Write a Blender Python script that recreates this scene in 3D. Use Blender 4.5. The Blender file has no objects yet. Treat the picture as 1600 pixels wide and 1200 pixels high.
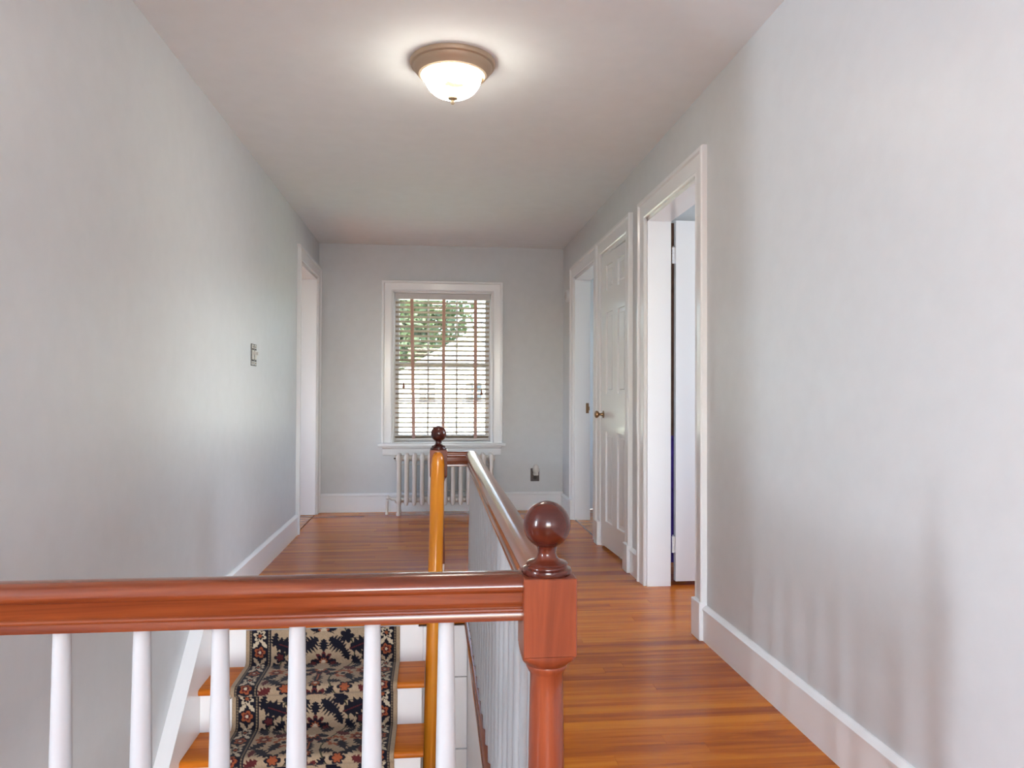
import bpy, bmesh, math, random
import numpy as np
from mathutils import Vector, Matrix

random.seed(7)
rng = np.random.default_rng(11)
scene = bpy.context.scene
COL = scene.collection

# ------------------------------------------------------------------ camera
F_PX, YAW, PITCH, ROLL = 1150.0, 0.1039, 0.0131, 0.0038
CAM_Z = 1.0625
cam_data = bpy.data.cameras.new('camera')
cam_data.sensor_width = 36.0
cam_data.lens = F_PX / 1600.0 * 36.0
cam_data.clip_start = 0.02
cam_data.clip_end = 300
cam = bpy.data.objects.new('camera', cam_data)
COL.objects.link(cam)
_f = Vector((math.sin(YAW) * math.cos(PITCH), math.cos(YAW) * math.cos(PITCH), math.sin(PITCH)))
_r = Vector((math.cos(YAW), -math.sin(YAW), 0))
_u = _r.cross(_f)
_r2 = math.cos(ROLL) * _r + math.sin(ROLL) * _u
_u2 = -math.sin(ROLL) * _r + math.cos(ROLL) * _u
_m = Matrix((_r2, _u2, -_f)).transposed().to_4x4()
_m.translation = (0, 0, CAM_Z)
cam.matrix_world = _m
scene.camera = cam

# ------------------------------------------------------------------ sky, sun, window daylight, fill lights, exposure
world = bpy.data.worlds.new('sky')
scene.world = world
world.use_nodes = True
wn = world.node_tree
for n in list(wn.nodes):
    wn.nodes.remove(n)
w_out = wn.nodes.new('ShaderNodeOutputWorld')
w_bg = wn.nodes.new('ShaderNodeBackground')
w_sky = wn.nodes.new('ShaderNodeTexSky')
w_sky.sky_type = 'NISHITA'
w_sky.sun_disc = False
w_sky.sun_elevation = math.radians(48)
w_sky.sun_rotation = math.radians(200)
w_sky.air_density = 1.0
w_sky.dust_density = 2.5
w_bg.inputs['Strength'].default_value = 1.9
wn.links.new(w_sky.outputs[0], w_bg.inputs['Color'])
wn.links.new(w_bg.outputs[0], w_out.inputs['Surface'])


def add_light(name, kind, loc, direction, energy, color, size=None, size_y=None, angle=None):
    d = bpy.data.lights.new(name, kind)
    d.energy = energy
    d.color = color
    if kind == 'AREA':
        d.shape = 'RECTANGLE'
        d.size, d.size_y = size, size_y
    if angle is not None:
        d.angle = angle
    o = bpy.data.objects.new(name, d)
    COL.objects.link(o)
    o.location = loc
    o.rotation_euler = Vector(direction).to_track_quat('-Z', 'Y').to_euler()
    return o


add_light('sun', 'SUN', (0, -10, 20), (0.5, 0.2, -1.0), 26.0, (1.0, 0.94, 0.86), angle=math.radians(2))
# daylight of the side and near bedroom windows; the others add upward fill
add_light('daylight_side_window', 'AREA', (-3.17, -0.50, 1.52), (1, 0.0, 0.12), 74, (0.78, 0.89, 1.0), 0.24, 1.25)
add_light('rear_window_uplight', 'AREA', (0.1, -2.57, 1.45), (0, 1, 1.3), 32, (0.78, 0.89, 1.0), 1.3, 1.25)  # tilted upward as added fill for the ceiling
add_light('daylight_bedroom_window', 'AREA', (3.46, 3.35, 1.5), (-1, 0, 0), 20, (0.96, 0.97, 1.0), 1.0, 1.2)
add_light('far_bedroom_fill', 'AREA', (3.46, 6.05, 1.5), (-1, 0, 0.5), 9, (0.92, 0.96, 1.0), 0.9, 1.2)  # unseen source, added to lift the far end and its ceiling
add_light('left_bedroom_fill', 'AREA', (-3.17, 5.7, 1.5), (1, 0, 0.3), 1.5, (0.88, 0.94, 1.0), 0.9, 1.2)  # unseen source, added so light spills through the left doorway
add_light('downstairs_uplight', 'AREA', (0.6, -2.5, -1.1), (-0.15, 1, 0.7), 105, (1.0, 0.98, 0.94), 1.6, 1.3)  # aimed up the stairwell to brighten left wall and ceiling as well

vs = scene.view_settings
vs.view_transform = 'Standard'
vs.look = 'None'
vs.exposure = 0.62
vs.gamma = 1.0
vs.use_curve_mapping = False

# ------------------------------------------------------------------ dimensions
XL, XR, YF, H = -1.035, 1.171, 6.695, 2.4        # left wall, right wall, far wall, ceiling
WT = 0.13                                        # wall thickness
Y_TOP = 3.454                                    # nosing of the top stair
RISE, RUN, NOSE = 0.19, 0.226, 0.032
WELL_X = 0.14                                    # stairwell's right edge
Y_FRONT = 1.14                                   # front railing
Z_LOW = -2.66


# ------------------------------------------------------------------ materials
def new_mat(name):
    m = bpy.data.materials.new(name)
    m.use_nodes = True
    nt = m.node_tree
    b = nt.nodes['Principled BSDF']
    return m, nt, b


def simple(name, col, rough=0.5, metal=0.0, spec=0.5, coat=0.0, bump=0.0, bscale=200.0, var=0.0, vscale=3.0):
    m, nt, b = new_mat(name)
    b.inputs['Base Color'].default_value = (*col, 1)
    b.inputs['Roughness'].default_value = rough
    b.inputs['Metallic'].default_value = metal
    b.inputs['Specular IOR Level'].default_value = spec
    b.inputs['Coat Weight'].default_value = coat
    b.inputs['Coat Roughness'].default_value = 0.12
    if bump or var:
        geo = nt.nodes.new('ShaderNodeNewGeometry')
    if bump:
        nz = nt.nodes.new('ShaderNodeTexNoise')
        nz.inputs['Scale'].default_value = bscale
        nz.inputs['Detail'].default_value = 2
        bp = nt.nodes.new('ShaderNodeBump')
        bp.inputs['Strength'].default_value = bump
        bp.inputs['Distance'].default_value = 0.002
        nt.links.new(geo.outputs['Position'], nz.inputs['Vector'])
        nt.links.new(nz.outputs['Fac'], bp.inputs['Height'])
        nt.links.new(bp.outputs['Normal'], b.inputs['Normal'])
    if var:
        nz = nt.nodes.new('ShaderNodeTexNoise')
        nz.inputs['Scale'].default_value = vscale
        nz.inputs['Detail'].default_value = 5
        mr = nt.nodes.new('ShaderNodeMapRange')
        mr.inputs['From Min'].default_value = 0.3
        mr.inputs['From Max'].default_value = 0.7
        mr.inputs['To Min'].default_value = 1 - var
        mr.inputs['To Max'].default_value = 1 + var
        mx = nt.nodes.new('ShaderNodeVectorMath')
        mx.operation = 'SCALE'
        mx.inputs[0].default_value = col
        nt.links.new(geo.outputs['Position'], nz.inputs['Vector'])
        nt.links.new(nz.outputs['Fac'], mr.inputs['Value'])
        nt.links.new(mr.outputs['Result'], mx.inputs['Scale'])
        nt.links.new(mx.outputs['Vector'], b.inputs['Base Color'])
    return m


def wood(name, dark, mid, light, axis='X', rough=0.22, coat=0.3, grain=1.0, per_object=0.0, pores=0.5, spec=0.28):
    """Varnished wood: stretched grain along one axis, optional tone change from piece to piece."""
    m, nt, b = new_mat(name)
    L = nt.links
    geo = nt.nodes.new('ShaderNodeNewGeometry')
    mp = nt.nodes.new('ShaderNodeMapping')
    s = {'X': (1.3, 22, 22), 'Y': (22, 1.3, 22), 'Z': (22, 22, 1.3)}[axis]
    mp.inputs['Scale'].default_value = tuple(v * grain for v in s)
    oi = nt.nodes.new('ShaderNodeObjectInfo')
    add = nt.nodes.new('ShaderNodeVectorMath')
    add.operation = 'ADD'
    rs = nt.nodes.new('ShaderNodeMath')
    rs.operation = 'MULTIPLY'
    rs.inputs[1].default_value = 37.0
    L.new(oi.outputs['Random'], rs.inputs[0])
    L.new(geo.outputs['Position'], mp.inputs['Vector'])
    L.new(mp.outputs['Vector'], add.inputs[0])
    L.new(rs.outputs[0], add.inputs[1])
    n1 = nt.nodes.new('ShaderNodeTexNoise')
    n1.inputs['Scale'].default_value = 1.0
    n1.inputs['Detail'].default_value = 6
    n1.inputs['Roughness'].default_value = 0.62
    n1.inputs['Distortion'].default_value = 0.8
    L.new(add.outputs['Vector'], n1.inputs['Vector'])
    ramp = nt.nodes.new('ShaderNodeValToRGB')
    e = ramp.color_ramp.elements
    e[0].position, e[0].color = 0.30, (*dark, 1)
    e[1].position, e[1].color = 0.72, (*light, 1)
    k = e.new(0.5)
    k.color = (*mid, 1)
    if per_object:
        sub = nt.nodes.new('ShaderNodeMapRange')
        sub.inputs['To Min'].default_value = -per_object
        sub.inputs['To Max'].default_value = per_object
        ad = nt.nodes.new('ShaderNodeMath')
        ad.operation = 'ADD'
        L.new(oi.outputs['Random'], sub.inputs['Value'])
        L.new(n1.outputs['Fac'], ad.inputs[0])
        L.new(sub.outputs['Result'], ad.inputs[1])
        L.new(ad.outputs[0], ramp.inputs['Fac'])
    else:
        L.new(n1.outputs['Fac'], ramp.inputs['Fac'])
    L.new(ramp.outputs['Color'], b.inputs['Base Color'])
    b.inputs['Roughness'].default_value = rough
    b.inputs['Coat Weight'].default_value = coat
    b.inputs['Coat Roughness'].default_value = 0.10
    b.inputs['Specular IOR Level'].default_value = spec
    bp = nt.nodes.new('ShaderNodeBump')
    bp.inputs['Strength'].default_value = 0.06 * pores
    bp.inputs['Distance'].default_value = 0.002
    L.new(n1.outputs['Fac'], bp.inputs['Height'])
    L.new(bp.outputs['Normal'], b.inputs['Normal'])
    return m


M = {}
M['wall'] = simple('wall_paint', (0.62, 0.64, 0.655), rough=0.42, spec=0.5, bump=0.10, bscale=90, var=0.02, vscale=14)
M['ceiling'] = simple('ceiling_paint', (0.84, 0.885, 0.92), rough=0.75, spec=0.2, bump=0.06, bscale=120, var=0.015, vscale=10)
M['trim'] = simple('trim_enamel', (0.83, 0.845, 0.86), rough=0.29, spec=0.5, coat=0.35)
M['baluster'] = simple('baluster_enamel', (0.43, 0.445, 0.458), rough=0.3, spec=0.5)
M['radiator'] = simple('radiator_enamel', (0.74, 0.70, 0.66), rough=0.4)
M['floor'] = wood('oak_strip_floor', (0.31, 0.066, 0.003), (0.49, 0.130, 0.005), (0.62, 0.20, 0.011), 'X', rough=0.27, coat=0.08, per_object=0.12, pores=0.0, spec=0.18)
M['subfloor'] = simple('floor_joint', (0.20, 0.058, 0.013), rough=0.7)
M['room_floor'] = wood('bedroom_oak_floor', (0.27, 0.075, 0.018), (0.45, 0.16, 0.04), (0.58, 0.24, 0.07), 'X', rough=0.25, coat=0.2)
M['tread'] = wood('oak_stair_tread', (0.30, 0.065, 0.005), (0.52, 0.14, 0.010), (0.66, 0.21, 0.02), 'X', rough=0.3, coat=0.05, spec=0.12)
M['cherry_x'] = wood('cherry_stain_rail', (0.05, 0.010, 0.005), (0.135, 0.027, 0.009), (0.23, 0.056, 0.017), 'X', rough=0.22, coat=0.5, grain=0.9)
M['cherry_y'] = wood('cherry_stain_side_rail', (0.085, 0.016, 0.006), (0.19, 0.042, 0.015), (0.30, 0.08, 0.026), 'Y', rough=0.22, coat=0.5, grain=0.9)
M['cherry_z'] = wood('cherry_stain_newel', (0.105, 0.021, 0.009), (0.19, 0.040, 0.016), (0.265, 0.062, 0.024), 'Z', rough=0.30, coat=0.3, grain=0.9)
M['cherry_ball'] = wood('cherry_stain_ball', (0.022, 0.006, 0.005), (0.060, 0.011, 0.007), (0.12, 0.024, 0.010), 'X', rough=0.22, coat=0.35, grain=0.6)
M['golden'] = wood('golden_oak_post', (0.36, 0.095, 0.006), (0.70, 0.235, 0.014), (0.84, 0.34, 0.030), 'Z', rough=0.24, coat=0.4, grain=0.7)
M['metal_grey'] = simple('galvanised_steel', (0.34, 0.34, 0.33), rough=0.38, metal=0.7, var=0.5, vscale=120)
M['box_dark'] = simple('box_recess', (0.035, 0.032, 0.03), rough=0.8)
M['device'] = simple('switch_body', (0.62, 0.60, 0.56), rough=0.45)
M['brass_dark'] = simple('aged_brass', (0.26, 0.15, 0.075), rough=0.3, metal=0.85)
M['bronze_plate'] = simple('dark_bronze_plate', (0.075, 0.060, 0.055), rough=0.4, metal=0.3)
M['nightlight'] = simple('nightlight_plastic', (0.80, 0.77, 0.73), rough=0.35)
M['lamp_pan'] = simple('brushed_nickel_pan', (0.50, 0.39, 0.28), rough=0.45, metal=0.3)
M['nickel'] = simple('nickel_finial', (0.50, 0.41, 0.28), rough=0.3, metal=0.8)
M['cord'] = simple('cord_tassel', (0.19, 0.055, 0.012), rough=0.6)
M['headrail'] = simple('blind_rail', (0.62, 0.60, 0.59), rough=0.45)
M['sash'] = simple('sash_paint', (0.72, 0.70, 0.70), rough=0.4)
M['purple'] = simple('purple_cloth', (0.05, 0.025, 0.16), rough=0.9, spec=0.1, var=0.3, vscale=25)
M['brown'] = simple('dark_brown_cloth', (0.085, 0.04, 0.025), rough=0.8, spec=0.2, var=0.25, vscale=18)
M['siding'] = simple('white_clapboard', (0.82, 0.80, 0.76), rough=0.7)
M['shingle'] = simple('pale_roof_shingle', (0.46, 0.50, 0.44), rough=0.9, var=0.2, vscale=3)
M['rake'] = simple('roof_edge', (0.62, 0.52, 0.42), rough=0.8)
M['house_pane'] = simple('house_window_pane', (0.035, 0.042, 0.048), rough=0.6, spec=0.1)
M['lawn'] = simple('lawn_grass', (0.30, 0.34, 0.22), rough=0.95, var=0.3, vscale=1.2)
M['bark'] = simple('tree_bark', (0.12, 0.08, 0.05), rough=0.9)


def leaf_mat(name, c, through=0.4):
    m, nt, b = new_mat(name)
    b.inputs['Base Color'].default_value = (*c, 1)
    b.inputs['Roughness'].default_value = 0.6
    tr = nt.nodes.new('ShaderNodeBsdfTranslucent')
    tr.inputs['Color'].default_value = (c[0] * 1.3, c[1] * 1.3, c[2] * 0.8, 1)
    mx = nt.nodes.new('ShaderNodeMixShader')
    mx.inputs[0].default_value = through
    out = nt.nodes['Material Output']
    nt.links.new(b.outputs[0], mx.inputs[1])
    nt.links.new(tr.outputs[0], mx.inputs[2])
    nt.links.new(mx.outputs[0], out.inputs['Surface'])
    return m


M['leaf'] = leaf_mat('leaf_green', (0.052, 0.080, 0.036))
M['leaf2'] = leaf_mat('leaf_bright_green', (0.07, 0.105, 0.045))
M['tape'] = leaf_mat('ladder_tape', (0.60, 0.42, 0.42))  # mauve puts the backlit tint of white tapes into the colour
M['slat'] = leaf_mat('blind_slat', (0.58, 0.46, 0.37), 0.2)


def glass_mat():
    m = bpy.data.materials.new('window_glass')
    m.use_nodes = True
    nt = m.node_tree
    for n in list(nt.nodes):
        if n.type == 'BSDF_PRINCIPLED':
            nt.nodes.remove(n)
    tr = nt.nodes.new('ShaderNodeBsdfTransparent')
    tr.inputs['Color'].default_value = (0.97, 0.985, 0.98, 1)
    gl = nt.nodes.new('ShaderNodeBsdfGlossy')
    gl.inputs['Roughness'].default_value = 0.02
    fr = nt.nodes.new('ShaderNodeFresnel')
    fr.inputs['IOR'].default_value = 1.45
    mx = nt.nodes.new('ShaderNodeMixShader')
    nt.links.new(fr.outputs[0], mx.inputs[0])
    nt.links.new(tr.outputs[0], mx.inputs[1])
    nt.links.new(gl.outputs[0], mx.inputs[2])
    nt.links.new(mx.outputs[0], nt.nodes['Material Output'].inputs['Surface'])
    return m


M['glass'] = glass_mat()


def bowl_mat():
    """Lit alabaster glass: it gives off the lamp's light, with cloudy veins."""
    m, nt, b = new_mat('lit_alabaster_glass')
    b.inputs['Base Color'].default_value = (0.85, 0.80, 0.68, 1)
    b.inputs['Roughness'].default_value = 0.25
    geo = nt.nodes.new('ShaderNodeNewGeometry')
    nz = nt.nodes.new('ShaderNodeTexNoise')
    nz.inputs['Scale'].default_value = 11
    nz.inputs['Detail'].default_value = 3
    nz.inputs['Distortion'].default_value = 1.5
    r = nt.nodes.new('ShaderNodeValToRGB')
    r.color_ramp.elements[0].position, r.color_ramp.elements[0].color = 0.34, (0.030, 0.021, 0.010, 1)
    r.color_ramp.elements[1].position, r.color_ramp.elements[1].color = 0.46, (1.0, 0.93, 0.80, 1)
    nt.links.new(geo.outputs['Position'], nz.inputs['Vector'])
    nt.links.new(nz.outputs['Fac'], r.inputs['Fac'])
    nt.links.new(r.outputs['Color'], b.inputs['Emission Color'])
    b.inputs['Emission Strength'].default_value = 26.0
    return m


M['bowl'] = bowl_mat()


# ------------------------------------------------------------------ mesh helpers
class B:
    def __init__(self):
        self.bm = bmesh.new()

    def box(self, x0, x1, y0, y1, z0, z1, bevel=0.0, seg=1):
        t = bmesh.new()
        vs_ = [t.verts.new((x, y, z)) for x in (x0, x1) for y in (y0, y1) for z in (z0, z1)]
        for f in ((0, 1, 3, 2), (4, 6, 7, 5), (0, 4, 5, 1), (2, 3, 7, 6), (0, 2, 6, 4), (1, 5, 7, 3)):
            t.faces.new([vs_[i] for i in f])
        if bevel:
            bmesh.ops.bevel(t, geom=t.edges[:], offset=bevel, segments=seg, affect='EDGES', profile=0.5)
        self._merge(t)
        return self

    def _merge(self, t):
        me = bpy.data.meshes.new('tmp')
        t.to_mesh(me)
        t.free()
        self.bm.from_mesh(me)
        bpy.data.meshes.remove(me)

    def prism(self, pts, axis, a, b):
        """pts: closed 2-D outline in the two axes other than `axis` (in x,y,z order), extruded from a to b."""
        def at(p, t):
            if axis == 'X':
                return (t, p[0], p[1])
            if axis == 'Y':
                return (p[0], t, p[1])
            return (p[0], p[1], t)
        A = [self.bm.verts.new(at(p, a)) for p in pts]
        C = [self.bm.verts.new(at(p, b)) for p in pts]
        n = len(pts)
        for i in range(n):
            j = (i + 1) % n
            self.bm.faces.new((A[i], A[j], C[j], C[i]))
        self.bm.faces.new(A[::-1])
        self.bm.faces.new(C)
        return self

    def lathe(self, prof, c=(0, 0, 0), seg=24, axis='Z', sq=None):
        """prof: (radius, height) pairs from one end to the other."""
        rings = []
        for r, h in prof:
            if r < 1e-6:
                rings.append([self._p(0, 0, h, c, axis)])
            else:
                rings.append([self._p(r * math.cos(2 * math.pi * i / seg), r * math.sin(2 * math.pi * i / seg), h, c, axis) for i in range(seg)])
        rv = [[self.bm.verts.new(p) for p in ring] for ring in rings]
        for a, b in zip(rv, rv[1:]):
            if len(a) == 1 and len(b) == 1:
                continue
            for i in range(seg):
                j = (i + 1) % seg
                if len(a) == 1:
                    self.bm.faces.new((a[0], b[i], b[j]))
                elif len(b) == 1:
                    self.bm.faces.new((a[i], a[j], b[0]))
                else:
                    self.bm.faces.new((a[i], a[j], b[j], b[i]))
        if len(rv[0]) > 1:
            self.bm.faces.new(rv[0][::-1])
        if len(rv[-1]) > 1:
            self.bm.faces.new(rv[-1])
        return self

    @staticmethod
    def _p(x, y, h, c, axis):
        if axis == 'Z':
            return (c[0] + x, c[1] + y, c[2] + h)
        if axis == 'Y':
            return (c[0] + x, c[1] + h, c[2] + y)
        return (c[0] + h, c[1] + x, c[2] + y)

    def tube(self, pts, r, seg=8):
        pts = [Vector(p) for p in pts]
        rings = []
        for i, p in enumerate(pts):
            d = (pts[min(i + 1, len(pts) - 1)] - pts[max(i - 1, 0)]).normalized()
            up = Vector((0, 0, 1)) if abs(d.z) < 0.9 else Vector((1, 0, 0))
            s = d.cross(up).normalized()
            u = s.cross(d)
            rings.append([self.bm.verts.new(p + r * (math.cos(2 * math.pi * k / seg) * s + math.sin(2 * math.pi * k / seg) * u)) for k in range(seg)])
        for a, b in zip(rings, rings[1:]):
            for k in range(seg):
                j = (k + 1) % seg
                self.bm.faces.new((a[k], a[j], b[j], b[k]))
        self.bm.faces.new(rings[0][::-1])
        self.bm.faces.new(rings[-1])
        return self

    def mesh(self, name, mat, smooth=None):
        bmesh.ops.recalc_face_normals(self.bm, faces=self.bm.faces[:])
        me = bpy.data.meshes.new(name)
        self.bm.to_mesh(me)
        self.bm.free()
        me.materials.append(mat)
        if smooth:
            me.polygons.foreach_set('use_smooth', [True] * len(me.polygons))
            me.set_sharp_from_angle(angle=math.radians(smooth))
        return me

    def build(self, name, mat, parent=None, smooth=None):
        """Meshes are written in world coordinates; under a parent they are shifted to its base."""
        if parent is not None:
            bmesh.ops.translate(self.bm, verts=self.bm.verts[:], vec=-root_loc(parent))
        return link(name, self.mesh(name, mat, smooth), parent)


def root_loc(o):
    v = Vector((0, 0, 0))
    while o is not None:
        v += o.location
        o = o.parent
    return v


def link(name, me, parent=None):
    o = bpy.data.objects.new(name, me)
    COL.objects.link(o)
    if parent is not None:
        o.parent = parent
    return o


def tag(o, label=None, cat=None, group=None, kind=None):
    if label:
        o['label'] = label
    if cat:
        o['category'] = cat
    if group:
        o['group'] = group
    if kind:
        o['kind'] = kind
    return o


def thing(name, loc, label, cat, group=None, kind=None):
    o = bpy.data.objects.new(name, None)
    o.empty_display_size = 0.05
    COL.objects.link(o)
    o.location = loc
    return tag(o, label, cat, group, kind)


def S(o, label, cat):
    return tag(o, label, cat, kind='structure')


# ================================================================== room shell
def wall_boxes(b, axis, t0, t1, a0, a1, z0, z1, holes):
    """Slab of thickness t0..t1 running a0..a1 along the other axis, with rectangular holes (a, b, zlo, zhi)."""
    def put(p0, p1, q0, q1):
        if p1 - p0 < 1e-5 or q1 - q0 < 1e-5:
            return
        if axis == 'Y':
            b.box(t0, t1, p0, p1, q0, q1)
        else:
            b.box(p0, p1, t0, t1, q0, q1)
    cur = a0
    for h in sorted(holes):
        put(cur, h[0], z0, z1)
        put(h[0], h[1], z0, h[2])
        put(h[0], h[1], h[3], z1)
        cur = h[1]
    put(cur, a1, z0, z1)


DOOR_H = 2.045
D3 = (3.185, 3.995)      # near open door
D2 = (4.395, 5.095)      # closed closet door
D1 = (5.312, 6.135)      # far open doorway
DL = (5.740, 6.585)      # doorway in the left wall
WIN = (-0.383, 0.513, 0.613, 1.981)

b = B()
wall_boxes(b, 'Y', XR, XR + WT, -2.7, YF, 0, H, [(D3[0], D3[1], 0, DOOR_H), (D2[0], D2[1], 0, DOOR_H), (D1[0], D1[1], 0, DOOR_H)])
S(b.build('wall_right', M['wall']), 'long pale grey wall on the right with three white doorways', 'wall')

b = B()
wall_boxes(b, 'Y', XL - WT, XL, 1.05, YF, 0, H, [(DL[0], DL[1], 0, DOOR_H + 0.03)])
b.box(XL - WT, XL, -0.6, 3.6, Z_LOW, 0)
S(b.build('wall_left', M['wall']), 'tall pale grey wall on the left running down the stairwell', 'wall')

b = B()
wall_boxes(b, 'X', YF, YF + 0.20, -3.33, 3.63, 0, H, [WIN])
S(b.build('wall_far', M['wall']), 'grey end wall around the blinded window above the radiator', 'wall')

b = B()
wall_boxes(b, 'X', -2.7, -2.6, -3.33, XR, 0, H, [(-0.6, 0.8, 0.8, 2.1)])
S(b.build('wall_rear', M['wall']), 'grey wall behind the viewer with a window opening', 'wall')

b = B()
wall_boxes(b, 'Y', -3.33, -3.2, -2.6, 1.05, 0, H, [(-0.66, -0.34, 0.85, 2.18)])
b.box(-3.33, XL - WT, 1.05, 1.15, 0, H)
S(b.build('wall_side_room', M['wall']), 'grey walls of the space opening left of the viewer', 'wall')

b = B()
b.box(XR + WT, 3.63, 2.5, 2.6, 0, H)
wall_boxes(b, 'Y', 3.5, 3.63, 2.6, YF, 0, H, [(2.85, 3.85, 0.9, 2.1), (5.6, 6.5, 0.9, 2.1)])
b.box(XR + WT, 3.5, 4.62, 4.70, 0, H)
S(b.build('wall_bedroom', M['wall']), 'bedroom walls beyond the doorways on the right', 'wall')

b = B()
wall_boxes(b, 'Y', -3.33, -3.2, 4.7, YF, 0, H, [(5.25, 6.15, 0.9, 2.1)])
b.box(-3.2, XL - WT, 4.7, 4.8, 0, H)
S(b.build('wall_left_bedroom', M['wall']), 'bedroom walls beyond the doorway in the left wall', 'wall')

b = B().box(-3.33, 3.63, -2.7, YF + 0.2, H, H + 0.12)
S(b.build('ceiling', M['ceiling']), 'flat off-white ceiling with the round light fixture', 'ceiling')

# plain casings of the two windows behind the viewer
b = B()
for x_a, x_b in ((-0.70, -0.60), (0.80, 0.90)):
    b.box(x_a, x_b, -2.6, -2.578, 0.8, 2.2)
b.box(-0.60, 0.80, -2.6, -2.578, 2.1, 2.2)
b.box(-0.74, 0.94, -2.6, -2.55, 0.76, 0.8)
S(b.build('trim_1', M['trim']), 'white casing of the window behind the viewer', 'trim')
b = B()
for y_a, y_b in ((-0.76, -0.66), (-0.34, -0.24)):
    b.box(-3.2, -3.178, y_a, y_b, 0.85, 2.28)
b.box(-3.2, -3.178, -0.66, -0.34, 2.18, 2.28)
b.box(-3.2, -3.15, -0.80, -0.20, 0.81, 0.85)
S(b.build('trim_2', M['trim']), 'white casing of the narrow side window left of the viewer', 'trim')

# stairwell walls and the lower hall
b = B()
b.box(WELL_X + 0.018, WELL_X + 0.12, 1.2, Y_TOP + 0.05, Z_LOW, -0.06)
S(b.build('wall_stairwell', M['trim']), 'white side of the stairwell under the landing edge', 'wall')
b = B()
b.box(XL, 3.0, 3.62, 3.72, Z_LOW, -0.12)
wall_boxes(b, 'X', -2.7, -2.6, XL, 3.0, Z_LOW, -0.12, [(-0.3, 1.5, -1.8, -0.4)])
b.box(3.0, 3.1, -2.7, 3.72, Z_LOW, -0.12)
b.box(XL - WT, XL, -2.7, -0.6, Z_LOW, -0.12)
S(b.build('wall_downstairs', M['wall']), 'walls of the hall at the foot of the stairs', 'wall')
b = B().box(XL - WT, 3.1, -2.7, 3.72, Z_LOW - 0.1, Z_LOW)
S(b.build('floor_downstairs', M['room_floor']), 'wooden floor at the foot of the stairs', 'floor')

# ------------------------------------------------------------------ upper floor with its boards
b = B()
b.box(-3.33, XR + 0.02, -2.7, Y_FRONT + 0.03, -0.12, -0.012)
b.box(WELL_X + 0.06, XR + 0.02, Y_FRONT + 0.03, 3.55, -0.12, -0.012)
b.box(XL - WT, XR + 0.02, 3.55, YF, -0.12, -0.012)
floor = S(b.build('floor', M['subfloor']), 'varnished orange-brown strip oak floor of the upstairs landing', 'floor')
# bedroom floors beyond the doorways
b = B()
b.box(XR + 0.02, 3.5, 2.6, YF, -0.12, -0.001)
S(b.build('floor_bedroom', M['room_floor']), 'lighter wood floor beyond the doorways on the right', 'floor')
b = B().box(-3.2, XL - 0.01, 4.8, YF, -0.12, -0.002)
S(b.build('floor_left_bedroom', M['room_floor']), 'wood floor beyond the doorway in the left wall', 'floor')

plank_mesh = B().box(0, 1, 0, 1, 0, 1).mesh('plank', M['floor'])
PW = 0.057


def plank(x0, x1, y0, w):
    o = link('plank', plank_mesh, floor)
    o.location = (x0 + 0.0003, y0 + 0.00025, -0.012)
    o.scale = (x1 - x0 - 0.0006, w - 0.0005, 0.012)


y = YF - 0.002
near_rows = []
while y > 1.72:
    y0 = y - PW
    xa = XL + 0.004 if y0 >= 3.54 else WELL_X + 0.062
    if y0 < 3.54 < y:
        xa = WELL_X + 0.062
    xb = XR + 0.02
    if D3[0] <= y0 and y0 + PW <= D3[1] + 0.09:
        xb = XR + WT + 0.75                     # boards run on through the open door
    x = xa
    first = True
    while x < xb - 1e-4:
        ln = random.uniform(0.3, 1.2) if first else random.uniform(0.8, 1.7)
        first = False
        x1 = x + ln
        if xb - x1 < 0.3:
            x1 = xb
        plank(x, min(x1, xb), y0, PW)
        x = x1
    y = y0
b = B()
while y > -2.6:
    y0 = y - PW
    xa = -3.2 if y < Y_FRONT + 0.02 else WELL_X + 0.062
    x = xa
    while x < XR - 1e-4:
        x1 = min(x + random.uniform(0.6, 1.6), XR)
        if XR - x1 < 0.3:
            x1 = XR
        b.box(x + 0.0004, x1 - 0.0004, y0 + 0.0004, y - 0.0004, -0.012, 0)
        x = x1
    y = y0
o = b.build('plank_field', M['floor'], floor)
o['kind'] = 'stuff'
# rounded edge boards around the stairwell
def nosing_outline(z1, out, back, t=0.028):
    r = t / 2
    pts = [(back, z1), (out + r, z1)]
    for k in range(1, 6):
        a = math.pi / 2 + math.pi * k / 6
        pts.append((out + r + r * math.cos(a), z1 - r + r * math.sin(a)))
    pts += [(out + r, z1 - t), (back, z1 - t)]
    return pts


B().prism(nosing_outline(0.002, WELL_X, WELL_X + 0.062), 'Y', 1.20, Y_TOP + 0.10).build('edge_board', M['cherry_y'], floor, 40)
B().prism([(p[0], p[1]) for p in nosing_outline(0.001, Y_TOP + 0.022, Y_TOP + 0.095, 0.021)], 'X', XL + 0.05, WELL_X + 0.06).build('edge_board', M['tread'], floor, 40)
B().box(-1.0, WELL_X + 0.06, Y_FRONT - 0.04, Y_FRONT + 0.06, -0.03, 0.002).build('edge_board', M['cherry_x'], floor)


# ------------------------------------------------------------------ baseboards
BASE_P = [(0, 0), (0.018, 0), (0.018, 0.128), (0.022, 0.131), (0.022, 0.138), (0.014, 0.147), (0.006, 0.152), (0, 0.152)]


def base_run(b, side, a0, a1):
    if side == 'R':
        b.prism([(XR - p[0], p[1]) for p in BASE_P], 'Y', a0, a1)
    elif side == 'L':
        b.prism([(XL + p[0], p[1]) for p in BASE_P], 'Y', a0, a1)
    elif side == 'F':
        b.prism([(YF - p[0], p[1] * 1.1) for p in BASE_P], 'X', a0, a1)


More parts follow.
